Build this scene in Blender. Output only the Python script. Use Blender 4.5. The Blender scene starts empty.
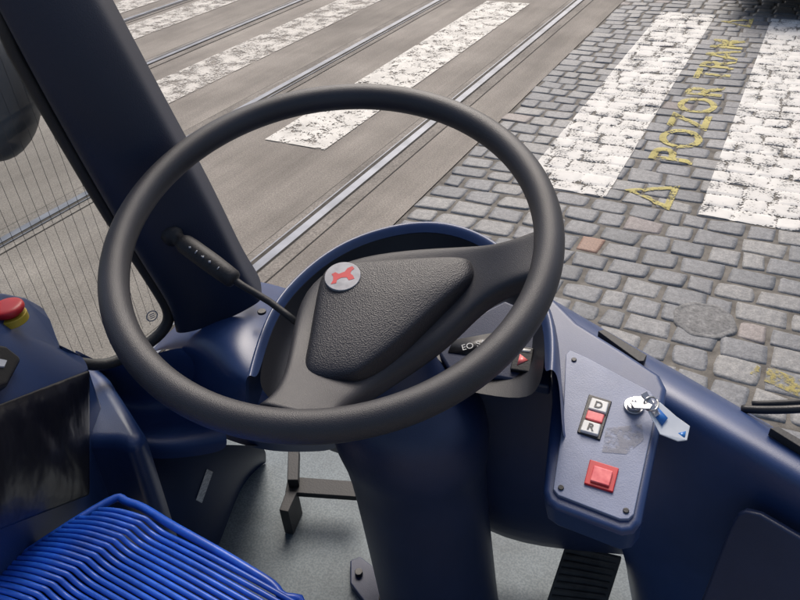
import bpy, bmesh, math, random
from mathutils import Vector, Matrix, noise
from mathutils.bvhtree import BVHTree
random.seed(7)
S=bpy.context.scene
COL=S.collection
H=1.85
# ------------------------------------------------------------- camera calibration
CX=Vector((.8818,.468,-.0563)); CY=Vector((.2335,-.537,-.8105)); CF=Vector((-.4096,.7016,-.5831))
CF.normalize(); CX=(CX-CF*CX.dot(CF)).normalized(); CYD=CF.cross(CX).normalized()
if CYD.dot(CY)<0: CYD=-CYD
EYE=Vector((0,0,H))
cam=bpy.data.cameras.new("camera"); co=bpy.data.objects.new("camera",cam); COL.objects.link(co)
U=-CYD; B=-CF
co.matrix_world=Matrix(((CX.x,U.x,B.x,0),(CX.y,U.y,B.y,0),(CX.z,U.z,B.z,H),(0,0,0,1)))
cam.sensor_width=36; cam.lens=31.5; cam.clip_start=.02; cam.clip_end=600
S.camera=co
def ray(u,v): return CX*(u-400)+CYD*(v-300)+CF*700
def Z(u,v,z):
    d=ray(u,v); return EYE+d*((z-H)/d.z)
def PL(u,v,p,n):
    d=ray(u,v); return EYE+d*((p-EYE).dot(n)/d.dot(n))
def proj(p):
    q=p-EYE; w=q.dot(CF); return 400+700*q.dot(CX)/w,300+700*q.dot(CYD)/w,w
WP=Vector((-.649,.552,1.28)); WN=Vector((.94,-.34,0)).normalized()
def W(u,v,off=0): return PL(u,v,WP+WN*off,WN)
# ------------------------------------------------------------- materials
def mat(name,c1,c2=None,scale=8,rough=.5,bs=0,bstr=0,metal=0,spec=.5,detail=3,lo=.35,hi=.65,voro=False,rvar=0,dist=.002):
    m=bpy.data.materials.new(name); m.use_nodes=True; nt=m.node_tree; N=nt.nodes; L=nt.links
    b=N["Principled BSDF"]; b.inputs["Roughness"].default_value=rough; b.inputs["Metallic"].default_value=metal
    b.inputs["Specular IOR Level"].default_value=spec
    tc=N.new("ShaderNodeTexCoord")
    c2=c2 or tuple(x*1.25 for x in c1)
    nz=N.new("ShaderNodeTexNoise"); nz.inputs["Scale"].default_value=scale; nz.inputs["Detail"].default_value=detail
    L.new(tc.outputs["Object"],nz.inputs["Vector"])
    r=N.new("ShaderNodeValToRGB"); r.color_ramp.elements[0].position=lo; r.color_ramp.elements[1].position=hi
    r.color_ramp.elements[0].color=(*c1,1); r.color_ramp.elements[1].color=(*c2,1)
    L.new(nz.outputs["Fac"],r.inputs["Fac"]); L.new(r.outputs["Color"],b.inputs["Base Color"])
    if rvar:
        mr=N.new("ShaderNodeMapRange"); mr.inputs[3].default_value=rough-rvar; mr.inputs[4].default_value=rough+rvar
        n3=N.new("ShaderNodeTexNoise"); n3.inputs["Scale"].default_value=scale*1.7; n3.inputs["Detail"].default_value=5
        L.new(tc.outputs["Object"],n3.inputs["Vector"]); L.new(n3.outputs["Fac"],mr.inputs[0]); L.new(mr.outputs[0],b.inputs["Roughness"])
    if bs:
        if voro:
            n2=N.new("ShaderNodeTexVoronoi"); out=n2.outputs["Distance"]
        else:
            n2=N.new("ShaderNodeTexNoise"); n2.inputs["Detail"].default_value=2; out=n2.outputs["Fac"]
        n2.inputs["Scale"].default_value=bs; L.new(tc.outputs["Object"],n2.inputs["Vector"])
        bp=N.new("ShaderNodeBump"); bp.inputs["Strength"].default_value=bstr; bp.inputs["Distance"].default_value=dist
        L.new(out,bp.inputs["Height"]); L.new(bp.outputs["Normal"],b.inputs["Normal"])
    return m
def paint(name,c,thr=.42,s1=7,s2=90,rough=.75,soft=.015,amax=1,deepk=.2,dark=.75,bstr=.4):
    m=mat(name,tuple(x*dark for x in c),c,scale=6,rough=rough,bs=150,bstr=bstr,detail=6)
    nt=m.node_tree; N=nt.nodes; L=nt.links
    b=N["Principled BSDF"]; out=N["Material Output"]; tc=N.new("ShaderNodeTexCoord")
    a=N.new("ShaderNodeTexNoise"); a.inputs["Scale"].default_value=s1; a.inputs["Detail"].default_value=6; a.inputs["Roughness"].default_value=.7
    d=N.new("ShaderNodeTexNoise"); d.inputs["Scale"].default_value=s2; d.inputs["Detail"].default_value=3
    for n in (a,d): L.new(tc.outputs["Object"],n.inputs["Vector"])
    def mth(op,x,y,z=None):
        k=N.new("ShaderNodeMath"); k.operation=op
        for i,q in enumerate((x,y,z)):
            if q is None: continue
            if isinstance(q,(int,float)): k.inputs[i].default_value=q
            else: L.new(q,k.inputs[i])
        return k.outputs[0]
    v=mth('MULTIPLY_ADD',d.outputs["Fac"],.4,mth('MULTIPLY',a.outputs["Fac"],.6))
    at=N.new("ShaderNodeAttribute"); at.attribute_name="deep"
    v=mth('SUBTRACT',v,mth('MULTIPLY',at.outputs["Fac"],deepk))
    mr=N.new("ShaderNodeMapRange"); mr.inputs[1].default_value=thr-soft; mr.inputs[2].default_value=thr+soft; mr.inputs[4].default_value=amax; L.new(v,mr.inputs[0])
    t=N.new("ShaderNodeBsdfTransparent"); ms=N.new("ShaderNodeMixShader")
    L.new(mr.outputs[0],ms.inputs[0]); L.new(t.outputs[0],ms.inputs[1]); L.new(b.outputs[0],ms.inputs[2]); L.new(ms.outputs[0],out.inputs["Surface"])
    return m
def speckle(m,amt=.35,scale=160,detail=3,vec=None,lo=.3,hi=.7):
    nt=m.node_tree;N=nt.nodes;L=nt.links;b=N["Principled BSDF"]; src=b.inputs["Base Color"].links[0].from_socket
    tc=N.new("ShaderNodeTexCoord"); n=N.new("ShaderNodeTexNoise"); n.inputs["Scale"].default_value=scale; n.inputs["Detail"].default_value=detail; n.inputs["Roughness"].default_value=.7
    if vec:
        mp=N.new("ShaderNodeMapping"); mp.inputs["Scale"].default_value=vec; L.new(tc.outputs["Object"],mp.inputs[0]); L.new(mp.outputs[0],n.inputs["Vector"])
    else: L.new(tc.outputs["Object"],n.inputs["Vector"])
    mr=N.new("ShaderNodeMapRange"); mr.inputs[1].default_value=lo; mr.inputs[2].default_value=hi; mr.inputs[3].default_value=1-amt; mr.inputs[4].default_value=1+amt
    L.new(n.outputs["Fac"],mr.inputs[0]); mx=N.new("ShaderNodeMix"); mx.data_type='RGBA'; mx.blend_type='MULTIPLY'; mx.inputs[0].default_value=1
    L.new(src,mx.inputs[6]); L.new(mr.outputs[0],mx.inputs[7]); L.new(mx.outputs[2],b.inputs["Base Color"])
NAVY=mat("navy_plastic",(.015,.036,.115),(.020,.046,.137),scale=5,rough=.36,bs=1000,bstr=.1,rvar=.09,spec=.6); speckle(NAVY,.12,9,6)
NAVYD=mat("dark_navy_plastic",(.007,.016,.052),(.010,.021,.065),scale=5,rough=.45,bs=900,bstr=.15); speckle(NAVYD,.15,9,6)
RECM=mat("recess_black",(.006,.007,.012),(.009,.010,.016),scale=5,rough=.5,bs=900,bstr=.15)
NAVYP=mat("pillar_plastic",(.005,.011,.030),(.008,.015,.040),scale=4,rough=.5,bs=700,bstr=.2)
RUB=mat("wheel_rubber",(.019,.019,.024),(.027,.027,.034),scale=12,rough=.46,bs=1500,bstr=.2,voro=True,rvar=.05)
PADM=mat("grained_leather",(.013,.013,.018),(.019,.019,.025),scale=12,rough=.47,bs=760,bstr=.26,voro=True)
BLK=mat("black_plastic",(.009,.009,.011),scale=10,rough=.4,bs=500,bstr=.1)
BLKM=mat("matt_black",(.012,.012,.014),scale=10,rough=.6,bs=300,bstr=.2)
PEDM=mat("dusty_rubber",(.028,.026,.024),(.05,.047,.043),scale=40,rough=.8,bs=300,bstr=.3)
PLATE=mat("blue_grey_panel",(.17,.2,.3),(.2,.23,.335),scale=18,rough=.4,bs=600,bstr=.1,rvar=.1); speckle(PLATE,.08,40,6)
WHITE=mat("white_plastic",(.62,.62,.6),(.72,.72,.7),scale=30,rough=.4)
RED=mat("red_plastic",(.45,.012,.018),(.55,.022,.026),scale=30,rough=.38)
REDL=mat("red_lens",(.6,.05,.07),(.85,.2,.2),scale=70,rough=.3)
STEEL=mat("steel",(.45,.45,.46),(.6,.6,.6),scale=40,rough=.3,metal=1)
SILV=mat("silver_disc",(.24,.24,.255),(.34,.34,.355),scale=90,rough=.5,metal=.2)
FLOOR=mat("speckled_floor",(.10,.125,.14),(.145,.175,.19),scale=260,rough=.6,bs=300,bstr=.15,detail=2,lo=.4,hi=.6); speckle(FLOOR,.25,7,6)  # darkened base stands in for footwell shade under the unmodelled cab roof
BLUE=mat("blue_cord",(.010,.07,.42),(.022,.12,.6),scale=12,rough=.32); speckle(BLUE,.2,60,4)
BAG=mat("black_sheet",(.006,.006,.009),(.010,.010,.013),scale=30,rough=.3,bs=30,bstr=.35,dist=.006)
GREY=mat("grey_print",(.3,.32,.36),scale=30,rough=.6)
LBL=mat("label_print",(.3,.32,.36),(.62,.63,.65),scale=260,rough=.5)
ASPH=mat("worn_asphalt",(.168,.150,.130),(.272,.246,.216),scale=1.3,rough=.9,bs=120,bstr=.9,detail=9,lo=.3,hi=.7)
speckle(ASPH,.4,110); speckle(ASPH,.2,1.6,7,(3.2,.22,1)); speckle(ASPH,.16,.9,8)
CONC=mat("rail_concrete",(.145,.131,.115),(.25,.227,.2),scale=2.5,rough=.9,bs=90,bstr=.8,detail=8,lo=.3,hi=.7); speckle(CONC,.4,90); speckle(CONC,.2,4,6,(5,.4,1))
RAILS=mat("rail_steel",(.105,.118,.145),(.18,.195,.23),scale=6,rough=.45,metal=.35)
GROOVE=mat("groove_dark",(.04,.036,.03),(.07,.062,.053),scale=20,rough=.9)  # flat dark strips stand in for the groove's shaded recess; seams use it too
WPAINT=paint("white_road_paint",(.68,.655,.6),thr=.455,s1=9,s2=80)
WPAINTW=paint("faded_white_road_paint",(.6,.57,.52),thr=.472,s1=6,s2=70,soft=.05,amax=.92)
WPAINT2=paint("white_paint_on_setts",(.66,.64,.60),thr=.435,s1=6,s2=80,deepk=.07,dark=.8,bstr=.15,soft=.02)
YPAINT=paint("yellow_road_paint",(.5,.43,.14),thr=.44,s1=14,s2=70,soft=.04,amax=.9,deepk=.07)
# ------------------------------------------------------------- builders
def link(name,me,m,parent=None,smooth=True):
    o=bpy.data.objects.new(name,me); COL.objects.link(o)
    if m:
        for x in (m if isinstance(m,(list,tuple)) else [m]): me.materials.append(x)
    if smooth:
        for p in me.polygons: p.use_smooth=True
    if parent:
        o.parent=parent; o.matrix_parent_inverse=parent.matrix_world.inverted()
    return o
def thing(name,label,cat,loc=(0,0,0)):
    o=bpy.data.objects.new(name,None); o.empty_display_size=.05; COL.objects.link(o)
    o.location=loc; o["label"]=label; o["category"]=cat
    bpy.context.view_layer.update(); return o
def mesh(verts,faces):
    me=bpy.data.meshes.new("m"); me.from_pydata([tuple(v) for v in verts],[],faces); me.update(); return me
def recalc(me):
    bm=bmesh.new(); bm.from_mesh(me); bmesh.ops.remove_doubles(bm,verts=bm.verts,dist=1e-6)
    bmesh.ops.recalc_face_normals(bm,faces=bm.faces); bm.to_mesh(me); bm.free()
def cr(pts,n=6,closed=False):
    out=[]; L=len(pts); rng=range(L if closed else L-1)
    for i in rng:
        g=lambda k:(pts[k%L] if closed else pts[max(0,min(L-1,k))])
        p0,p1,p2,p3=g(i-1),g(i),g(i+1),g(i+2)
        for j in range(n):
            t=j/n
            out.append(.5*((2*p1)+(p2-p0)*t+(2*p0-5*p1+4*p2-p3)*t*t+(3*p1-p0-3*p2+p3)*t**3))
    if not closed: out.append(pts[-1])
    return out
def loft(name,rows,m,parent=None,sub=2,solid=0,closed=False,flip=False):
    n=len(rows[0]); V=[p for r in rows for p in r]; F=[]
    for i in range(len(rows)-1):
        for j in range(n if closed else n-1):
            k=(j+1)%n; F.append((i*n+j,i*n+k,(i+1)*n+k,(i+1)*n+j))
    me=mesh(V,F); recalc(me)
    o=link(name,me,m,parent)
    if sub:
        s=o.modifiers.new("s",'SUBSURF'); s.levels=sub; s.render_levels=sub
    if solid:
        s=o.modifiers.new("t",'SOLIDIFY'); s.thickness=solid; s.offset=0
    return o
def prism(name,pts,vec,m,parent=None,bev=.003,seg=3,smooth=True):
    n=len(pts); V=list(pts)+[p+vec for p in pts]
    F=[tuple(range(n)),tuple(range(2*n-1,n-1,-1))]+[(i,n+i,n+(i+1)%n,(i+1)%n) for i in range(n)]
    me=mesh(V,F); recalc(me); o=link(name,me,m,parent,smooth)
    if bev:
        b=o.modifiers.new("b",'BEVEL'); b.width=bev; b.segments=seg; b.limit_method='ANGLE'; b.angle_limit=math.radians(50); b.harden_normals=True
    return o
def sweep(name,pts,rad,m,parent=None,ns=14,closed=False,res=4,flat=1.0,smooth=True):
    L=len(pts); rr=rad if isinstance(rad,(list,tuple)) else [rad]*L
    P=cr(pts,res,closed) if res>1 else pts
    R=[]
    for i in range(len(P)):
        t=i/res if res>1 else i; a=int(t)%L; b=(a+1)%L if closed else min(a+1,L-1); f=t-int(t)
        R.append(rr[a]*(1-f)+rr[b]*f)
    V=[];F=[];up=None;n=len(P)
    for i in range(n):
        d=(P[(i+1)%n]-P[i-1]) if closed else (P[min(i+1,n-1)]-P[max(i-1,0)])
        if d.length<1e-9: d=Vector((0,0,1))
        d.normalize()
        if up is None: up=Vector((0,0,1)) if abs(d.z)<.9 else Vector((1,0,0))
        up=(up-d*up.dot(d)).normalized(); s=d.cross(up)
        for k in range(ns):
            a=2*math.pi*k/ns; V.append(P[i]+(s*math.cos(a)+up*math.sin(a)*flat)*R[i])
    for i in range(n if closed else n-1):
        for k in range(ns):
            F.append((i*ns+k,i*ns+(k+1)%ns,((i+1)%n)*ns+(k+1)%ns,((i+1)%n)*ns+k))
    if not closed: F+= [tuple(range(ns-1,-1,-1)),tuple((n-1)*ns+k for k in range(ns))]
    return link(name,mesh(V,F),m,parent,smooth)
def disc(name,c,nrm,r,h,m,parent=None,seg=32,bev=.001,e=None,r2=None):
    nrm=nrm.normalized(); a=(e or Vector((1,0,0))); a=(a-nrm*a.dot(nrm)).normalized(); b=nrm.cross(a)
    pts=[c+a*r*math.cos(2*math.pi*k/seg)+b*(r2 or r)*math.sin(2*math.pi*k/seg) for k in range(seg)]
    return prism(name,[p+nrm*h for p in pts],-nrm*h,m,parent,bev)
def dome(name,outline,nrm,rings,m,parent=None,sub=1):
    c=sum(outline,Vector())/len(outline); V=[];F=[];n=len(outline)
    for s,h in rings: V+=[c+(p-c)*s+nrm*h for p in outline]
    for i in range(len(rings)-1):
        for j in range(n): F.append((i*n+j,i*n+(j+1)%n,(i+1)*n+(j+1)%n,(i+1)*n+j))
    k=len(rings)-1; V.append(c+nrm*rings[-1][1]); 
    for j in range(n): F.append((k*n+j,k*n+(j+1)%n,len(V)-1))
    me=mesh(V,F); recalc(me); o=link(name,me,m,parent)
    if sub:
        s=o.modifiers.new("s",'SUBSURF'); s.levels=sub; s.render_levels=sub
    return o
def textmesh(s,size,o0,ex,ey,bold=0,space=1):
    cu=bpy.data.curves.new("t",'FONT'); cu.body=s; cu.size=size; cu.align_x='CENTER'; cu.align_y='CENTER'; cu.offset=bold; cu.space_character=space
    ob=bpy.data.objects.new("t",cu); COL.objects.link(ob); bpy.context.view_layer.update()
    me=bpy.data.meshes.new_from_object(ob.evaluated_get(bpy.context.evaluated_depsgraph_get()))
    bpy.data.objects.remove(ob)
    for v in me.vertices: v.co=o0+ex*v.co.x+ey*v.co.y
    me.materials.clear(); return me
# ------------------------------------------------------------- world & light
w=bpy.data.worlds.new("World"); S.world=w; w.use_nodes=True
sk=w.node_tree.nodes.new("ShaderNodeTexSky"); sk.sky_type='NISHITA'; sk.sun_disc=False
EL,AZ=math.radians(48),math.radians(-20)
sk.sun_elevation=EL; sk.sun_rotation=AZ; sk.dust_density=5
bg=w.node_tree.nodes["Background"]; bg.inputs[1].default_value=.15
w.node_tree.links.new(sk.outputs[0],bg.inputs[0])
sl=bpy.data.lights.new("sun",'SUN'); sl.energy=2.5; sl.angle=math.radians(32); sl.color=(1,.94,.87)
so=bpy.data.objects.new("sun",sl); COL.objects.link(so)
sd=Vector((math.sin(AZ)*math.cos(EL),math.cos(AZ)*math.cos(EL),math.sin(EL)))
so.rotation_euler=sd.to_track_quat('Z','Y').to_euler()
S.view_settings.view_transform='Standard'; S.view_settings.look='None'; S.view_settings.exposure=0
# ------------------------------------------------------------- ground
def sheet(name,x0,x1,y0,y1,z,m):
    o=link(name,mesh([(x0,y0,z),(x1,y0,z),(x1,y1,z),(x0,y1,z)],[(0,1,2,3)]),m,smooth=False); o["kind"]="structure"; return o
EDGE=-.895*H
sheet("ground",-250,250,-250,250,-.04,ASPH)
sheet("road",-40,EDGE,-40,120,0,ASPH)
rx=[-1.122*H,-1.924*H,-2.776*H,-3.575*H]
for i,x in enumerate(rx):
    s=1 if i in(1,3) else -1
    V=[];F=[];mi=[]
    def strip(a,b,z,k):
        n=len(V); V.extend([(a,-40,z),(b,-40,z),(b,120,z),(a,120,z)]); F.append((n,n+1,n+2,n+3)); mi.append(k)
    strip(x-.120,x-.115,.004,1); strip(x+.115,x+.120,.004,1)
    strip(x-.115,x+.115,.0042,2)
    strip(x-.026,x+.026,.012,0)
    a,b=sorted((x+s*.026,x+s*.054)); strip(a,b,.0085,1)
    a,b=sorted((x+s*.054,x+s*.062)); strip(a,b,.0105,0)
    a,b=sorted((x-s*.026,x-s*.033)); strip(a,b,.0085,1)
    o=link("tram_rail",mesh(V,F),[RAILS,GROOVE,CONC],smooth=False)
    for p,k in zip(o.data.polygons,mi): p.material_index=k
    o["kind"]="structure"
REDAT=Z(583,242,0)
def setts():
    V=[];F=[];C=[];MI=[]
    ss=[-1,-.95,-.7,0,.7,.95,1]; y=.2; row=0
    while y<11:
        rh=random.uniform(.125,.16); x=EDGE+random.uniform(-.02,.03)
        while x<5.2:
            wd=random.uniform(.105,.225)
            j=lambda:random.uniform(-.010,.010)
            gap=random.uniform(.003,.0065)
            wave=lambda xx:.03*math.sin(xx*.9+row*.03)+.014*math.sin(xx*2.7+row*.2)
            c00=(x+gap+j(),y+gap+wave(x)+j()); c10=(x+wd-gap+j(),y+gap+wave(x+wd)+j())
            c11=(x+wd-gap+j(),y+rh-gap+wave(x+wd)+j()); c01=(x+gap+j(),y+rh-gap+wave(x)+j())
            base=len(V); hz=random.uniform(-.0025,.002); tx,ty=random.uniform(-.002,.002),random.uniform(-.002,.002)
            col=random.random(); red=1.0 if (x<REDAT.x<x+wd and y<REDAT.y-wave(x)<y+rh) else (.25 if random.random()<.02 else 0.0)
            ph=random.random()*9
            for t in ss:
                for s in ss:
                    s2,t2=s,t
                    m=abs(s*t); 
                    if m>.5: k=1-.12*(m-.5)*2*(.7+.6*math.sin(ph+s*3)); s2*=k; t2*=k
                    a,b=(s2+1)/2,(t2+1)/2
                    px=(c00[0]*(1-a)+c10[0]*a)*(1-b)+(c01[0]*(1-a)+c11[0]*a)*b
                    py=(c00[1]*(1-a)+c10[1]*a)*(1-b)+(c01[1]*(1-a)+c11[1]*a)*b
                    q=max(abs(s),abs(t))
                    if q==1: px+=random.uniform(-.003,.003); py+=random.uniform(-.003,.003)
                    z=hz+tx*s+ty*t+.0012*math.sin(ph+s*2.1)*math.cos(ph*2+t*2.3)+random.uniform(-.0005,.0005)
                    z+= -.02 if q==1 else (-.003 if q>.9 else (-.0006 if q>.6 else 0))
                    V.append((px,py,z)); C.append((col,red,0,1))
            for a in range(6):
                for b in range(6):
                    i=base+a*7+b; F.append((i,i+1,i+8,i+7)); MI.append(0)
            x+=wd
        y+=rh; row+=1
    n=len(V); V+=[(EDGE,-1,-.0065),(8,-1,-.0065),(8,14,-.0065),(EDGE,14,-.0065)]; C+=[(0,0,0,1)]*4; F.append((n,n+1,n+2,n+3)); MI.append(1)
    me=mesh(V,F)
    at=me.color_attributes.new("stone",'FLOAT_COLOR','POINT'); at.data.foreach_set("color",[c for q in C for c in q])
    for p,k in zip(me.polygons,MI): p.material_index=k
    return me,V,F
sm=mat("granite_sett",(.142,.147,.155),(.215,.218,.222),scale=38,rough=.62,bs=110,bstr=.8,detail=6,spec=.5)
nt=sm.node_tree;N=nt.nodes;L=nt.links
at=N.new("ShaderNodeAttribute"); at.attribute_name="stone"; sp=N.new("ShaderNodeSeparateColor"); L.new(at.outputs["Color"],sp.inputs[0])
cr1=N.new("ShaderNodeValToRGB"); e=cr1.color_ramp.elements; e[0].color=(.66,.68,.71,1); e[1].color=(1.2,1.16,1.1,1)
q=cr1.color_ramp.elements.new(.5); q.color=(.93,.93,.95,1)
L.new(sp.outputs[0],cr1.inputs[0])
b=N["Principled BSDF"]; src=b.inputs["Base Color"].links[0].from_socket
mx=N.new("ShaderNodeMix"); mx.data_type='RGBA'; mx.blend_type='MULTIPLY'; mx.inputs[0].default_value=1
L.new(src,mx.inputs[6]); L.new(cr1.outputs[0],mx.inputs[7])
mx2=N.new("ShaderNodeMix"); mx2.data_type='RGBA'; mx2.inputs[7].default_value=(.25,.15,.11,1)
L.new(sp.outputs[1],mx2.inputs[0]); L.new(mx.outputs[2],mx2.inputs[6]); L.new(mx2.outputs[2],b.inputs["Base Color"])
speckle(sm,.3,130); speckle(sm,.18,1.5,6)
JOINT=mat("sandy_joint",(.1,.091,.079),(.18,.166,.145),scale=18,rough=.95,bs=150,bstr=1,detail=6)
me,VV,FF=setts()
so_=link("cobblestone_pavement",me,[sm,JOINT]); so_["kind"]="structure"
bvh=BVHTree.FromPolygons(VV,FF)
def settle(me,off=.003):
    at=me.attributes.new("deep",'FLOAT','POINT'); dv=[]
    for v in me.vertices:
        h=bvh.ray_cast(Vector((v.co.x,v.co.y,1)),Vector((0,0,-1)))
        z=h[0].z if h[0] else 0
        dv.append(max(0,min(1,(-z-.0045)/.002))); v.co.z=z+off
    at.data.foreach_set("value",dv); return me
def drape(me,step=.02,off=.003):
    bm=bmesh.new(); bm.from_mesh(me)
    for ax in (0,1):
        lo=min(v.co[ax] for v in bm.verts); hi=max(v.co[ax] for v in bm.verts); c=lo+step
        while c<hi:
            p=Vector((0,0,0)); p[ax]=c; nn=Vector((0,0,0)); nn[ax]=1
            bmesh.ops.bisect_plane(bm,geom=bm.verts[:]+bm.edges[:]+bm.faces[:],plane_co=p,plane_no=nn); c+=step
    bm.to_mesh(me); bm.free(); return settle(me,off)
def grid(x0,x1,y0,y1,step=.011):
    nx=int((x1-x0)/step); ny=int((y1-y0)/step)
    V=[(x0+(x1-x0)*i/nx,y0+(y1-y0)*j/ny,0) for j in range(ny+1) for i in range(nx+1)]
    F=[(j*(nx+1)+i,j*(nx+1)+i+1,(j+1)*(nx+1)+i+1,(j+1)*(nx+1)+i) for j in range(ny) for i in range(nx)]
    return settle(mesh(V,F))
Y0,Y1=1.897*H,4.05*H
def quad(x0,x1,y0,y1,z=0): return mesh([(x0,y0,z),(x1,y0,z),(x1,y1,z),(x0,y1,z)],[(0,1,2,3)])
for a,b_ in((-1.636,-1.373),(-2.54,-2.27),(-3.45,-3.19),(-4.0,-3.74)):
    o=link("crosswalk_stripe",quad(a*H,b_*H,Y0,Y1,.0055),WPAINT if a>-2 else WPAINTW,smooth=False); o["kind"]="structure"
for a,b_ in((-.651,-.385),(-.123,.14),(.40,.665)):
    o=link("crosswalk_stripe",grid(a*H,b_*H,Y0+random.uniform(-.03,.03),Y1),WPAINT2); o["kind"]="structure"
tx=-.254*H
me=textmesh("POZOR TRAM",.35,Vector((tx,5.42,0)),Vector((0,1.1,0)),Vector((-1,0,0)),.006,1.12)
o=link("road_lettering",drape(me,.015,.005),YPAINT); o["kind"]="structure"
def tri_outline(cy):
    a=.15; pts=[(tx-.17,cy),(tx+.10,cy-a),(tx+.10,cy+a)]; c=(sum(p[0] for p in pts)/3,cy)
    inn=[(c[0]+(p[0]-c[0])*.6,c[1]+(p[1]-c[1])*.6) for p in pts]
    V=[(*p,0) for p in pts+inn]; F=[(0,1,4,3),(1,2,5,4),(2,0,3,5)]
    return mesh(V,F)
for cy in (3.66,7.3):
    o=link("warning_triangle_marking",drape(tri_outline(cy),.015,.005),YPAINT); o["kind"]="structure"
p1=Z(755,368,0);p2=Z(830,402,0); d=(p2-p1).normalized(); s=Vector((-d.y,d.x,0))*.045
YP2=paint("faded_yellow_paint",(.45,.37,.10),thr=.49,s1=16,s2=60,soft=.05,amax=.75,deepk=.15)
o=link("yellow_line",drape(mesh([p1-s,p2-s,p2+s,p1+s],[(0,1,2,3)])),YP2); o["kind"]="structure"
cv=thing("valve_cover","round worn stone cover set among the grey setts","cover",Z(704,320,0))
c=Z(704,320,.001)
CVM=mat("cover_stone",(.12,.12,.12),(.2,.198,.195),scale=22,rough=.8,bs=60,bstr=1.0,detail=7); speckle(CVM,.4,90)
cr_=[(.125+random.uniform(-.009,.009)) for _ in range(32)]
dome("cover_plate",[c+Vector((math.cos(a*math.pi/16)*cr_[a],math.sin(a*math.pi/16)*cr_[a],random.uniform(-.001,.001))) for a in range(32)],Vector((0,0,1)),[(1.05,-.02),(1.03,0),(.97,.003),(.86,.003),(.84,.0015),(.8,.0015),(.78,.003),(.4,.004),(.2,.004)],CVM,cv)
# ------------------------------------------------------------- car beyond the crossing
CXO=.12; CYO=7.52
car=thing("parked_car","dark parked car standing just beyond the zebra crossing","car",(CXO,9.7,0))
CARP=mat("dark_car_paint",(.006,.006,.008),rough=.25); CGL=mat("car_glass",(.01,.012,.014),rough=.05); TY=mat("tyre_rubber",(.012,.012,.012),rough=.8,bs=200,bstr=.5)
rows=[]
for y,b0,t0,hw in [(0,.2,.25,.45),(0.02,.16,.7,.7),(.25,.15,.82,.8),(1.0,.18,.95,.84),(1.1,.2,.97,.85),(3.6,.22,.98,.85),(3.95,.22,.95,.82),(4.15,.28,.8,.75),(4.18,.35,.5,.7)]:
    rows.append([Vector((CXO+fx*hw,CYO+y,b0+fz*(t0-b0))) for (fx,fz) in((-.8,0),(-1,.12),(-1.02,.5),(-.97,.85),(-.8,1),(0,1.03),(.8,1),(.97,.85),(1.02,.5),(1,.12),(.8,0),(0,0))])
loft("car_body",rows,CARP,car,sub=1,closed=True)
g=[[Vector((CXO+x*k,CYO+y,z)) for x in(-1,-.9,0,.9,1)] for y,z,k in((.95,.93,.74),(1.65,1.4,.6),(2.9,1.45,.6),(3.8,.95,.7))]
loft("car_window",g,CGL,car,sub=1,solid=.02)
for sx in(-.77,.77):
    for sy in(.75,3.35):
        disc("wheel",Vector((CXO+sx-.09,CYO+sy,.31)),Vector((1,0,0)),.31,.18,TY,car,bev=.03)
for sx in(-.55,.55):
    disc("headlight",Vector((CXO+sx,CYO+.08,.6)),Vector((0,-1,0)),.11,.05,WHITE,car,r2=.06)
# ------------------------------------------------------------- steering wheel fit
RC,RT=.2205,.0150
def ev(p):
    cu,cv_,D,a,b=p; n=Vector((a,b,1)).normalized(); C=EYE+ray(cu,cv_).normalized()*D
    e1=(CX-n*CX.dot(n)).normalized(); e2=n.cross(e1)
    pts=[]
    for k in range(60):
        t=k*math.pi/30; q=C+(e1*math.cos(t)+e2*math.sin(t))*RC; u,v,w_=proj(q); rr=RT*700/w_; pts.append((u,v,rr))
    l=min(pts,key=lambda q:q[0]-q[2]); r=max(pts,key=lambda q:q[0]+q[2]); tt=min(pts,key=lambda q:q[1]-q[2]); bb=max(pts,key=lambda q:q[1]+q[2])
    vals=[l[0]-l[2],r[0]+r[2],tt[1]-tt[2],bb[1]+bb[2],l[1],r[1],tt[0],bb[0]]
    tg=[98,563,87,447,272,222,368,312]; wt=[1,1,1,1,.15,.15,.15,.15]
    return sum(w_*(x-y)**2 for x,y,w_ in zip(vals,tg,wt)),vals
rnd=random.Random(3); best=[325,235,.69,-.06,-.27]; be,_=ev(best); sc=[20,20,.04,.08,.08]
for it in range(2500):
    f=.999**it
    c=[x+rnd.gauss(0,1)*s_*f for x,s_ in zip(best,sc)]; e_,_=ev(c)
    if e_<be: best,be=c,e_
cu,cv_,D,a,b_=best; WNm=Vector((a,b_,1)).normalized(); WC=EYE+ray(cu,cv_).normalized()*D
e1=(CX-WNm*CX.dot(WNm)).normalized(); e2=WNm.cross(e1)
def H_(u,v,off): return PL(u,v,WC+WNm*off,WNm)
sw=thing("steering_wheel","large black two-spoke steering wheel with padded hub above the dashboard","steering wheel",WC)
sweep("rim",[WC+(e1*math.cos(k*math.pi/24)+e2*math.sin(k*math.pi/24))*RC for k in range(48)],RT,RUB,sw,ns=28,closed=True,res=3)
st=[((258,404),(332,420),-.004),((276,392),(338,410),-.014),((287,365),(348,400),-.03),((293,325),(370,388),-.048),((302,288),(400,368),-.052),
    ((335,260),(428,350),-.052),((390,249),(455,328),-.05),((450,246),(476,306),-.043),((486,245),(494,292),-.03),((510,240),(514,281),-.014),((542,228),(542,274),-.002)]
rows=[]
for up,lo,of in st:
    A=H_(*up,of); Bq=H_(*lo,of); r=[]
    for f,dz in((0,-.02),(0,-.005),(.06,.0005),(.2,.0),(.5,-.001),(.8,.0),(.94,.0005),(1,-.005),(1,-.02)):
        r.append(A.lerp(Bq,f)+WNm*dz)
    rows.append(r)
loft("hub_cover",rows,RUB,sw,sub=2,solid=.004)
pad=[(304,372),(309,340),(316,300),(322,276),(336,265),(380,261),(430,258),(464,258),(473,266),(471,281),(440,308),(400,345),(368,370),(350,379),(318,381)]
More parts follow.
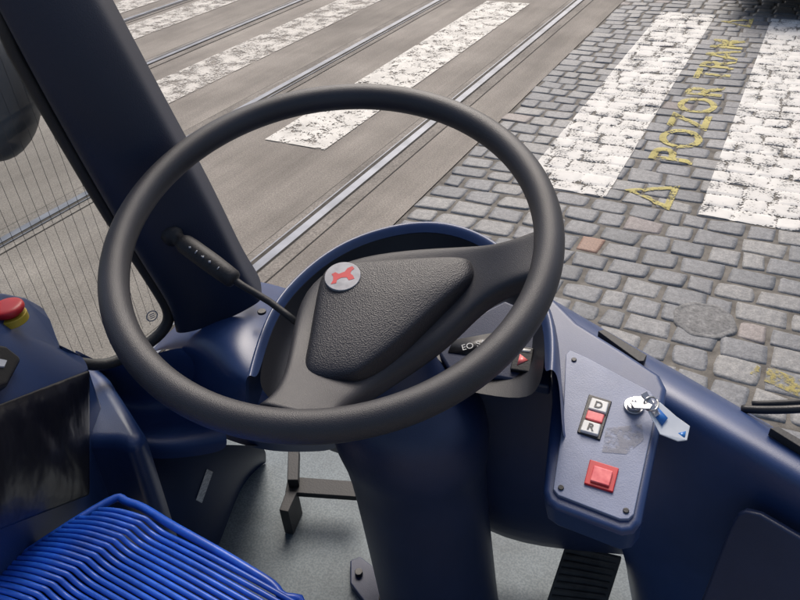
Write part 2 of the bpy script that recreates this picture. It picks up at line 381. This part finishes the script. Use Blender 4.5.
pp=cr([H_(u,v,-.035) for u,v in pad],3,True)
dome("hub_pad",pp,WNm,[(1.04,-.016),(1.02,-.004),(.985,.002),(.94,.0055),(.9,.007),(.8,.0088),(.5,.011),(.2,.012)],PADM,sw)
ec=H_(343,278,-.0262); 
em=disc("emblem",ec,WNm,.0185,.0035,SILV,sw,e=e1,seg=40,bev=.0006)
gl=[(-.82,-.42),(-.48,-.44),(-.38,-.2),(-.1,-.12),(.22,-.2),(.3,-.46),(.66,-.44),(.62,-.18),(.5,.04),(.62,.22),(.82,.34),(.74,.56),(.42,.5),(.2,.28),(-.2,.22),(-.36,.42),(-.62,.34),(-.56,.12),(-.62,-.14)]
prism("emblem_figure",[ec+WNm*.00375+((e1*.97+e2*.25)*x+(e2*.97-e1*.25)*y)*.0165 for x,y in gl],-WNm*.0006,RED,em,bev=0,smooth=False)
# ------------------------------------------------------------- steering column
cb=Vector((-.300,.58,.73)); ct=WC-WNm*.09+Vector((.05,.012,0))
col=thing("steering_column","dark navy steering column standing on the grey cab floor","steering column",cb)
def ringpts(c,r,n=24): return [c+Vector((math.cos(2*math.pi*k/n)*r,math.sin(2*math.pi*k/n)*r*.9,0)) for k in range(n)]
prof=[(0,.104),(.03,.1),(.3,.097),(.5,.095),(.60,.097),(.64,.106),(.72,.106),(.77,.09),(.80,.045),(1,.035)]
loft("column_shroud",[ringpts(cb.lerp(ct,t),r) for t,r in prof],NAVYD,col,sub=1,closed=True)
fl=[Z(350,560,.745),Z(360,556,.745),Z(385,575,.745),Z(440,610,.745),Z(480,640,.745),Z(400,650,.745),Z(350,583,.745)]
prism("base_flange",fl,Vector((0,0,-.015)),NAVYD,col)
for u,v in((359,574),(383,600)): disc("bolt",Z(u,v,.745),Vector((0,0,1)),.007,.008,BLK,col)
# stalk
K=[Z(296,322,1.36),Z(270,302,1.372),Z(243,286,1.385),Z(236,281,1.388),Z(233,279,1.39),Z(214,265,1.398),Z(192,249,1.41),Z(184,243.5,1.414),Z(182,242,1.415),Z(177,238.5,1.417),Z(175,237,1.418),Z(167,232,1.421),Z(164,229.5,1.422)]
stalk=sweep("indicator_stalk",K,[.0042,.0042,.0044,.0048,.0115,.0128,.0128,.0122,.009,.009,.0135,.0135,.0105],BLKM,col,ns=10,res=2)
def mark(k,t,sz,sh):
    c=K[k].lerp(K[k+1],t); d=(K[k+1]-K[k]).normalized(); view=(EYE-c).normalized(); s=d.cross(view).normalized(); nn=s.cross(d).normalized()
    if nn.dot(view)<0: nn=-nn
    c=c+nn*.0135
    prism("stalk_symbol",[c+d*x*sz+s*y*sz for x,y in sh],-nn*.0006,GREY,stalk,bev=0)
arrow=[(-1,0),(0,1),(0,.4),(1,.4),(1,-.4),(0,-.4),(0,-1)]; bar=[(-.3,-1),(.3,-1),(.3,1),(-.3,1)]; dia=[(-1,0),(0,.8),(1,0),(0,-.8)]
for k,t,sz,sh in((4,.5,.002,bar),(4,.95,.0024,dia),(5,.3,.0022,arrow),(5,.6,.0024,bar),(5,.88,.002,dia)): mark(k,t,sz,sh)
# ------------------------------------------------------------- dashboard
db=thing("dashboard","glossy dark navy moulded dashboard under the windscreen","dashboard",Vector((-.3,.75,1.2)))
arc=[(246,378),(256,340),(270,306),(290,281),(318,256),(350,237),(390,224),(430,219),(465,225),(495,239),(522,262),(546,292),(558,330),(556,372)]
A=[Z(u,v,1.345) for u,v in arc]; ctr=Vector((-.345,.56,1.345))
def ringA(s,z): 
    r=[ctr+(p-ctr)*s for p in A]
    for k,p in enumerate(r): p.z=z if z>1.3 else (z if 2<k<11 else max(z,1.25))
    return r
loft("instrument_hood",[ringA(1.10,1.12),ringA(1.07,1.25),ringA(1.03,1.325),ringA(1.0,1.346),ringA(.965,1.348),ringA(.935,1.335)],NAVY,db,sub=2)
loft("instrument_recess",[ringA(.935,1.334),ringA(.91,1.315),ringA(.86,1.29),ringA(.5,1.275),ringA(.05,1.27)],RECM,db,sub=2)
def rowz(*p): return [Z(*q) for q in p]
loft("dashboard_top",[
 rowz((150,352,1.17),(178,322,1.23),(212,300,1.24),(240,278,1.24),(275,284,1.2),(320,300,1.15)),
 rowz((152,352,1.19),(182,332,1.26),(215,313,1.275),(243,292,1.27),(275,300,1.23),(320,320,1.18)),
 rowz((160,350,1.2),(192,342,1.27),(225,335,1.285),(252,325,1.28),(280,340,1.26),(320,350,1.22)),
 rowz((172,348,1.2),(215,368,1.255),(238,372,1.27),(262,380,1.26),(290,395,1.24),(340,400,1.22)),
 rowz((178,352,1.19),(216,380,1.24),(240,392,1.25),(265,402,1.24),(295,412,1.22),(340,418,1.2)),
 rowz((190,425,1.10),(218,436,1.10),(245,446,1.09),(275,452,1.08),(310,452,1.08),(345,450,1.07))],NAVY,db,sub=3)
loft("cup_tray",[
 rowz((70,345,1.25),(100,365,1.24),(132,362,1.235),(165,350,1.235),(195,345,1.24)),
 rowz((80,360,1.22),(104,378,1.21),(136,376,1.20),(172,366,1.20),(212,368,1.22)),
 rowz((100,385,1.16),(118,398,1.14),(148,402,1.13),(185,396,1.13),(218,392,1.16)),
 rowz((118,420,1.14),(132,422,1.13),(158,426,1.125),(190,420,1.125),(222,412,1.14)),
 rowz((128,436,1.15),(138,438,1.15),(160,442,1.15),(195,438,1.15),(225,434,1.15)),
 rowz((125,452,1.12),(136,456,1.12),(160,460,1.12),(198,456,1.12),(230,450,1.12))],NAVY,db,sub=3)
loft("front_skirt",[
 rowz((330,395,1.24),(400,400,1.24),(480,395,1.24),(552,372,1.24),(620,380,1.22)),
 rowz((330,420,1.16),(400,425,1.16),(480,420,1.16),(548,410,1.18),(620,420,1.18)),
 rowz((330,450,1.08),(400,465,1.04),(490,480,1.02),(545,500,1.02),(630,510,1.05)),
 rowz((330,452,1.0),(400,480,.94),(490,545,.86),(560,556,.86),(640,562,.88)),
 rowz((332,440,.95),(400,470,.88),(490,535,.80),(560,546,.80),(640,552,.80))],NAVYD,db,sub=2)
loft("dashboard_ledge",[
 rowz((545,296,1.13),(600,328,1.13),(640,350,1.13),(720,396,1.13),(800,443,1.13),(900,501,1.13)),
 rowz((545,294,1.205),(600,326,1.205),(640,349,1.205),(720,395,1.205),(800,442,1.205),(900,500,1.205)),
 rowz((546,300,1.225),(600,333,1.225),(640,356,1.225),(720,402,1.225),(800,449,1.225),(900,507,1.225)),
 rowz((550,325,1.23),(600,358,1.23),(640,382,1.23),(720,430,1.23),(800,478,1.23),(900,536,1.23)),
 rowz((552,350,1.21),(600,390,1.20),(640,415,1.19),(720,462,1.19),(800,512,1.19),(900,570,1.19)),
 rowz((590,480,1.1),(620,490,1.1),(650,505,1.07),(720,545,1.05),(800,590,1.04),(900,640,1.04)),
 rowz((625,550,.95),(632,560,.92),(650,590,.86),(740,650,.84),(820,690,.84),(900,740,.84)),
 rowz((628,580,.74),(632,600,.74),(640,640,.74),(740,720,.74),(820,760,.74),(900,800,.74))],NAVY,db,sub=3)
fa,fb,fc=Z(735,520,1.135),Z(800,560,1.135),Z(720,590,1.05)
fn=(fb-fa).cross(fc-fa).normalized(); fn=fn if fn.z>0 else -fn
prism("storage_flap",[PL(u,v,fa+fn*.02,fn) for u,v in((737,514),(745,510),(760,514),(870,578),(850,720),(690,640),(697,610),(728,530))],-fn*.012,NAVYD,db,bev=.004)
prism("air_vent",rowz((598,331,1.236),(604,329,1.236),(647,355,1.236),(644,361,1.236),(639,361,1.236)),Vector((0,0,-.012)),BLKM,db,bev=.001)
prism("air_vent",rowz((770,428,1.236),(778,426,1.236),(830,456,1.236),(828,464,1.236)),Vector((0,0,-.012)),BLKM,db,bev=.001)
SPp=Z(500,350,1.3); SPn=Vector((.05,-.35,1)).normalized()
def SP(u,v,o=0): return PL(u,v,SPp+SPn*o,SPn)
prism("switch_panel",[SP(*q) for q in((438,352),(470,318),(505,300),(545,318),(553,340),(550,388),(500,378),(450,372))],-SPn*.02,NAVYD,db,bev=.004)
prism("label_strip",[SP(u,v,.0012) for u,v in((448,352),(453,340),(508,330),(504,348),(478,356))],-SPn*.0012,BLK,db,bev=0)
prism("hazard_switch",[SP(u,v,.006) for u,v in((515,345),(534,348),(530,372),(510,369))],-SPn*.008,BLK,db,bev=.0015)
prism("hazard_symbol",[SP(u,v,.0066) for u,v in((520,354),(528,360),(517,365))],-SPn*.0006,REDL,db,bev=0)
prism("hazard_symbol",[SP(u,v,.0066) for u,v in((517,347.5),(531,349.5),(530,352.5),(516.5,350.5))],-SPn*.0006,WHITE,db,bev=0)
dx=(SP(490,343,.0)-SP(470,348,.0)).normalized(); dy=SPn.cross(dx)
link("switch_label",textmesh("EO SA",.0115,SP(474,345,.0018),dx,dy),WHITE,db,smooth=False)
for u,v in((463,329),(545,330)): disc("screw",SP(u,v,.0),SPn,.003,.002,STEEL,db)
disc("screw",Z(262,313,1.287),Vector((0,0,1)),.006,.004,BLK,db)
# ------------------------------------------------------------- control panel
a_,b2,c_=Z(567,350,1.275),Z(655,395,1.27),Z(600,515,1.235)
CPn=(b2-a_).cross(c_-a_).normalized(); CPn=CPn if CPn.z>0 else -CPn
def CP(u,v,o=0): return PL(u,v,a_+CPn*o,CPn)
cpl=thing("control_console","blue-grey drive selector console with buttons and ignition lock","control panel",CP(600,430))
body=[CP(u,v,-.004) for u,v in((541,297),(552,296),(578,322),(620,348),(660,374),(667,388),(664,410),(642,522),(634,532),(622,534),(556,509),(546,502),(543,490),(552,400),(550,345))]
prism("console_body",body,Vector((.0,.02,-.055)),NAVY,cpl,bev=.012,seg=5)
pl=[CP(u,v,0) for u,v in((566,354),(570,350),(588,358),(625,378),(650,391),(655,398),(655,415),(634,514),(629,519),(620,519),(558,495),(553,489),(554,482),(563,420))]
prism("front_plate",pl,-CPn*.006,PLATE,cpl,bev=.0012)
GLUE=paint("adhesive_residue",(.38,.38,.42),thr=.47,s1=45,s2=150,soft=.05,amax=.6)
link("worn_patch",mesh([CP(u,v,.0006) for u,v in((606,428),(642,424),(644,440),(626,454),(602,452))],[(0,1,2,3,4)]),GLUE,cpl,smooth=False)
for u,v in((574,360),(561,488),(626,511),(648,399)): disc("screw",CP(u,v,0),CPn,.0032,.0018,BLK,cpl)
def btn(name,c,m,h=.006,bev=.0015): return prism(name,[CP(u,v,h) for u,v in c],-CPn*(h+.002),m,cpl,bev=bev)
prism("button_frame",[CP(u,v,.002) for u,v in((589,394),(612,401),(600,440),(577,432))],-CPn*.004,BLK,cpl,bev=.001)
b1=btn("drive_button",((592,397),(609,402),(606,413),(588,408)),WHITE)
b3=btn("neutral_button",((588,409),(605,414),(602,423),(585,418)),REDL,h=.004)
b4=btn("reverse_button",((584,419),(601,424),(598,435),(580,430)),WHITE)
ex=(CP(609,402)-CP(592,397)).normalized(); ey=CPn.cross(ex)
link("drive_letter",textmesh("D",.0125,CP(598.5,405,.0066),ex,ey,.0003),BLK,b1,smooth=False)
link("reverse_letter",textmesh("R",.0125,CP(590.7,427,.0066),ex,ey,.0003),BLK,b4,smooth=False)
prism("lamp_frame",[CP(u,v,.003) for u,v in((590,459),(619,468),(613,492),(584,483))],-CPn*.005,RED,cpl,bev=.001)
prism("lamp_lens",[CP(u,v,.006) for u,v in((594,465),(613,471),(609,486),(590,480))],-CPn*.005,REDL,cpl,bev=.001)
disc("ignition_switch",CP(634,407),CPn,.0115,.004,STEEL,cpl)
disc("lock_barrel",CP(634,406.5,.004),CPn,.008,.005,STEEL,cpl)
ky=thing("ignition_key","metal key in the lock with flat blue and silver tag","key",CP(634,406,.01))
sweep("key_shank",[CP(634,404,.01),CP(634,402,.022)],.003,STEEL,ky,res=1)
prism("key_bow",[CP(u,v,.022) for u,v in((630,402),(633,396),(648,396),(655,402),(650,409),(634,408))],-CPn*.0022,STEEL,ky,bev=.0008)
sweep("key_ring",[CP(651+7*math.cos(t*math.pi/6),404+7*math.sin(t*math.pi/6),.022+.004*math.sin(t)) for t in range(12)],.0011,STEEL,ky,closed=True,ns=8)
TW=mat("tag_white",(.7,.73,.76),(.82,.84,.85),scale=40,rough=.15); TB=mat("tag_blue",(.02,.12,.4),(.03,.18,.5),scale=40,rough=.15)
tg=[(647,409,.018),(660,402,.02),(676,416,.016),(690,426,.012),(687,440,.009),(678,441,.006),(660,434,.01)]
prism("key_tag",[CP(*q) for q in tg],-CPn*.0015,TW,ky,bev=.0004)
prism("tag_print",[CP(u,v,o+.0008) for u,v,o in((651,411,.0172),(657,406,.0182),(668,418,.0158),(662,426,.0128))],-CPn*.0004,TB,ky,bev=0)
prism("tag_print",[CP(u,v,o+.0008) for u,v,o in((678,433,.010),(686,431,.0112),(685,437,.0092),(679,439,.0072))],-CPn*.0004,TB,ky,bev=0)
prism("key_blade",[CP(*q) for q in((641,394,.024),(647,391,.026),(660,414,.02),(655,417,.018))],-CPn*.0015,STEEL,ky,bev=.0004)
# ------------------------------------------------------------- pillar
out=Vector((-.62,.78,0))
pil=thing("window_pillar","thick dark navy windscreen pillar between the side window and windscreen","pillar",Z(205,305,1.27))
Lp=[(175,334),(171,312),(150,280),(115,225),(65,138),(30,75),(-4,10)]
Rp=[(262,300),(247,280),(232,250),(208,200),(166,125),(132,62),(98,0)]
rows=[]
for (a1,a2),(b1_,b2_) in zip(Lp,Rp):
    l=W(a1,a2); r=PL(b1_,b2_,WP+Vector((.03,.02,0)),Vector((.62,-.78,0)).normalized()); rows.append([l,r])
dl=(rows[-1][0]-rows[-2][0]); dr=(rows[-1][1]-rows[-2][1])
for k in range(1,4): rows.append([rows[-1][0]+dl,rows[-1][1]+dr])
inn=-out*.012
loft("pillar_cover",[[l+out*.05,l+out*.015,l,l.lerp(r,.2)+inn,l.lerp(r,.6)+inn*1.3,l.lerp(r,.9)+inn*.5,r,r+out*.02,r+out*.06] for l,r in rows],NAVYP,pil,sub=2)
# ------------------------------------------------------------- side window
sw_=thing("side_window","cab side window with rubber seal and fine heating wires","window",W(80,300))
gm=bpy.data.materials.new("window_glass"); gm.use_nodes=True; n_=gm.node_tree; pb=n_.nodes["Principled BSDF"]; n_.nodes.remove(pb)
t=n_.nodes.new("ShaderNodeBsdfTransparent"); t.inputs[0].default_value=(.9,.93,.93,1); g_=n_.nodes.new("ShaderNodeBsdfGlossy"); g_.inputs["Roughness"].default_value=.03
ms=n_.nodes.new("ShaderNodeMixShader"); ms.inputs[0].default_value=.06
n_.links.new(t.outputs[0],ms.inputs[1]); n_.links.new(g_.outputs[0],ms.inputs[2]); n_.links.new(ms.outputs[0],n_.nodes["Material Output"].inputs["Surface"])
out2=-WN*.02
wo=[(-260,330),(-60,345),(20,358),(65,366),(108,370),(140,357),(166,338),(174,318),(160,290),(115,220),(65,135),(20,55),(-60,-90),(-300,-90)]
wp=[W(u,v)+out2 for u,v in wo]
link("window_pane",mesh(wp,[tuple(range(len(wp)))]),gm,sw_,smooth=False)
sweep("window_seal",[p+WN*.004 for p in wp],.008,BLKM,sw_,closed=True,res=4,ns=10)
HW=mat("wire",(.07,.062,.055),rough=.6)
V=[];F=[]; dirw=Vector((.34,.94,0)).normalized(); b0=WP+out2+WN*.001
for k in range(0,30):
    q=b0-dirw*(.02+k*.0115); ztop=min(1.80,1.27+ (k*.0115)*6.0); n=len(V)
    V+= [q+Vector((0,0,.0)),q+dirw*.0005,q+dirw*.0005+Vector((0,0,ztop-q.z)),q+Vector((0,0,ztop-q.z))]; F.append((n,n+1,n+2,n+3))
link("heating_wires",mesh(V,F),HW,sw_,smooth=False)
ep=PL(152,316,WP+out2+WN*.002,WN); ux=dirw; uz=Vector((0,0,1)); V=[];F=[]
for k in range(24):
    a=k*math.pi/12
    for r in(.0085,.0068): V.append(ep+(ux*math.cos(a)+uz*math.sin(a))*r)
    F.append((2*k,2*k+1,(2*k+3)%48,(2*k+2)%48))
for dz in(-.0025,.0005,.0035):
    n=len(V); V+=[ep+ux*x+uz*(dz+y) for x,y in((-.004,0),(.004,0),(.004,-.0013),(-.004,-.0013))]; F.append((n,n+1,n+2,n+3))
link("etched_mark",mesh(V,F),GREY,sw_,smooth=False)
mc=W(-6,98,-.16)
mi_=thing("wing_mirror","dark grey rounded wing mirror outside the cab side window","mirror",mc)
loft("mirror_housing",[[mc+CX*math.cos(a*math.pi/8)*r*.055+U*math.sin(a*math.pi/8)*r*.082+dd*.03*CF for a in range(16)] for r,dd in((.05,-1),(.7,-.9),(.96,-.5),(1,0),(.85,1),(.4,1.7),(.05,1.9))],mat("grey_housing",(.05,.052,.056),rough=.5),mi_,sub=1,closed=True)
sweep("mirror_arm",[mc,mc+Vector((0,.06,.1)),mc+Vector((.1,.1,.25))],.009,BLK,mi_)
# ------------------------------------------------------------- left console (top plane rises towards the driver)
l1,l2,l3=Z(0,289,1.435),Z(90,366,1.30),Z(0,420,1.41)
LN=(l2-l1).cross(l3-l1).normalized(); LN=LN if LN.z>0 else -LN
def LP(u,v,o=0): return PL(u,v,l1+LN*o,LN)
lc=thing("side_console","moulded navy side console beside the seat with switches","console",LP(20,360))
top=[(-140,310),(-60,292),(0,289),(24,294),(40,303),(50,320),(56,338),(76,349),(90,368),(72,380),(40,396),(0,412),(-60,414),(-140,405)]
prism("console_top",[LP(u,v) for u,v in top],Vector((-.03,.0,-.3)),NAVY,lc,bev=.014,seg=5)
prism("console_shelf",[Z(u,v,1.235) for u,v in((50,340),(84,350),(108,374),(126,402),(144,430),(136,447),(112,442),(70,440),(30,460))],Vector((-.02,.0,-.25)),NAVY,lc,bev=.018,seg=6)
UPV=Vector((0,0,1)); eb=LP(12,318)
YR=mat("yellow_ring",(.45,.32,.03),rough=.5)
disc("emergency_base",eb-UPV*.004,UPV,.0165,.009,YR,lc)
disc("emergency_stop_button",eb+UPV*.005,UPV,.011,.006,RED,lc)
dome("emergency_button_cap",[eb+Vector((math.cos(k*math.pi/12)*.0175,math.sin(k*math.pi/12)*.0175,.009)) for k in range(24)],UPV,[(.9,0),(1,.002),(1,.006),(.88,.0085),(.4,.009)],RED,lc)
prism("handbrake_gaiter",[LP(u,v,.014) for u,v in((-30,338),(6,344),(24,358),(10,385),(-30,398))],-LN*.02,BLK,lc,bev=.006)
prism("handbrake_slot",[LP(u,v,.016) for u,v in((-20,354),(8,360),(5,367),(-20,365))],-LN*.004,GREY,lc,bev=.001)
lin=loft("cab_side_lining",[
 rowz((-40,420,1.12),(60,415,1.12),(135,440,1.12),(165,446,1.12),(218,444,1.12),(258,446,1.1),(262,446,1.09)),
 rowz((-20,470,1.0),(70,480,1.0),(150,480,1.0),(190,475,1.0),(232,460,1.0),(262,452,1.0),(266,452,1.0)),
 rowz((0,600,.8),(100,570,.8),(175,555,.8),(221,530,.8),(241,475,.82),(262,458,.84),(266,457,.84)),
 rowz((40,700,.735),(120,640,.735),(185,600,.735),(219,548,.735),(238,484,.735),(260,463,.735),(266,461,.735)),
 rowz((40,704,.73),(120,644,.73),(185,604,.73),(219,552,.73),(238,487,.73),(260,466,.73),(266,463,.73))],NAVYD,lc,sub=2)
bpy.context.view_layer.update()
lb=BVHTree.FromObject(lin,bpy.context.evaluated_depsgraph_get())
inv=lin.matrix_world.inverted()
def onlin(u,v):
    h=lb.ray_cast(inv@EYE,(inv.to_3x3()@ray(u,v)).normalized()); d=ray(u,v).normalized()
    p=lin.matrix_world@h[0] if h[0] else Z(u,v,.95)
    return p-d*.004
stk=thing("label_sticker","small white printed sticker on the cab side lining","sticker",onlin(203,485))
rws=[[onlin(207+(-11)*t,469+31*t),onlin(213+(-11)*t,472+31*t)] for t in(0,.25,.5,.75,1)]
loft("sticker_sheet",rws,LBL,stk,sub=0)
disc("round_knob",onlin(105,461),Vector((.8,-.4,.4)),.008,.012,BLK,lc)
# black lining panel set into the console side
f1,f2=LP(0,412),LP(90,368); FN=(f2-f1).cross(UPV).normalized(); FN=FN if FN.dot(EYE-f1)>0 else -FN
rows=[]
for j in range(27):
    r=[]
    for i in range(25):
        u=-20+i*4.55; v=412+j*4.8-i*1.75
        rr=max(abs(i-12)/12,abs(j-13)/13)
        p=PL(u,v,f1+FN*.003,FN); qn=Vector((p.x*30,p.y*30,p.z*11))
        nz=noise.noise(qn)
        r.append(p+FN*(.005*(1-rr**6)+.0035*nz*(1-rr**3)))
    rows.append(r)
loft("pocket_panel",rows,BAG,lc,sub=1,solid=.001)
# ------------------------------------------------------------- floor & pedals
fl=link("floor",mesh([Z(150,430,.73),Z(520,400,.73),Z(800,560,.73),Z(800,900,.73),Z(0,900,.73)],[(0,1,2,3,4)]),FLOOR,smooth=False); fl["kind"]="structure"
fr=thing("foot_rest","black metal foot rest bracket on the cab floor","foot rest",Z(310,500,.73))
prism("foot_plate",[Z(u,v,.80) for u,v in((288,476),(356,481),(357,497),(285,492))],Vector((0,0,-.012)),BLKM,fr,bev=.002)
prism("side_bar",[Z(u,v,.82) for u,v in((288,448),(299,448),(298,480),(287,480))],Vector((0,0,-.02)),BLKM,fr,bev=.002)
prism("support_foot",[Z(u,v,.80) for u,v in((287,488),(298,490),(288,512),(279,510))],Vector((0,0,-.069)),BLKM,fr,bev=.002)
ap=thing("accelerator_pedal","ribbed black rubber pedal on the cab floor beneath the control console","pedal",Z(585,575,.75))
q=[Z(566,543,.83),Z(622,556,.83),Z(604,612,.77),Z(545,606,.77)]
prism("pedal_plate",q,Vector((0,0,-.015)),PEDM,ap,bev=.002)
for k in range(9):
    f=(k+.5)/9; a1=q[0].lerp(q[3],f).lerp(q[1].lerp(q[2],f),.06); a2=q[0].lerp(q[3],f).lerp(q[1].lerp(q[2],f),.94)
    sweep("pedal_rib",[a1,a2],.0022,PEDM,ap,res=1,ns=8)
prism("pedal_mount",[Z(570,560,.79),Z(610,568,.79),Z(600,600,.76),Z(560,595,.76)],Vector((0,0,-.05)),BLKM,ap,bev=.002)
# ------------------------------------------------------------- seat
SZ=1.25
fA=Z(113,497,SZ); fB=Z(330,610,SZ)
bk=(Z(0,572,SZ)-fA).normalized(); ac=(fB-fA).normalized()
st_=thing("driver_seat","driver seat with bright blue plastic cord cover over dark cushion","seat",fA+ac*.15-Vector((0,0,.5)))
wdt=.262
cor=[fA+ac*.014+bk*.014,fA+ac*(wdt-.01)+bk*.014,fA+ac*(wdt-.01)+bk*.40,fA+ac*.014+bk*.40]
prism("seat_cushion",[p+Vector((0,0,-.016)) for p in cor],Vector((0,0,-.094)),NAVYD,st_,bev=.014,seg=4)
prism("seat_base",[p+Vector((0,0,-.112)) for p in [cor[0].lerp(cor[2],.2),cor[1].lerp(cor[3],.2),cor[2].lerp(cor[0],.2),cor[3].lerp(cor[1],.2)]],Vector((0,0,-.4)),BLKM,st_,bev=.01)
dn=Vector((0,0,-1))
sweep("cover_frame",[fA+ac*.022-bk*.003,fA+ac*wdt*.35-bk*.002,fA+ac*wdt*.7-bk*.0+dn*.003,fA+ac*(wdt-.03)+bk*.006+dn*.006,fA+ac*(wdt)+bk*.04+dn*.008,fA+ac*wdt+bk*.40,fA+bk*.40,fA+bk*.22,fA+bk*.022],.0045,BLUE,st_,closed=True,res=6,ns=14)
V=[];F=[]
def prof_(x):
    if x<.010: return -.012+.019*math.sin(max(0,(x+.012))/.022*math.pi/2)
    if x<.062: return .007+.005*math.sin((x-.010)/.052*math.pi)
    return .007-.011*math.sin(min(1,(x-.062)/.026)*math.pi/2)+.004*math.sin(min(1,(x-.062)/.2)*math.pi)
xs=[-.012,-.008,-.002,.005,.012,.022,.035,.047,.056,.062,.068,.076,.088,.11,.15,.19,.22,.245,.258]
for k in range(56):
    o0=fA+bk*(.008+k*.0071)
    P=[o0+ac*x+bk*(.3*(.062-x) if x<.062 else 0)+Vector((0,0,prof_(x)+random.uniform(-.0002,.0002))) for x in (xs if k>1 else xs[4:])]
    t=sweep("tmp",P,.0028,None,None,ns=8,res=3); n=len(V); V+=[v.co.copy() for v in t.data.vertices]; F+=[tuple(n+i for i in p.vertices) for p in t.data.polygons]
    bpy.data.objects.remove(t)
link("cord_cover",mesh(V,F),BLUE,st_)
# wiper
wi=thing("windscreen_wiper","black windscreen wiper resting at the base of the windscreen","wiper",Z(780,408,1.2))
sweep("wiper_arm",[Z(742,409,1.21),Z(765,410,1.22),Z(800,409,1.235),Z(860,404,1.25)],.005,BLK,wi)
sweep("wiper_blade",[Z(752,404,1.2),Z(800,402,1.21),Z(870,395,1.22)],.004,BLKM,wi)
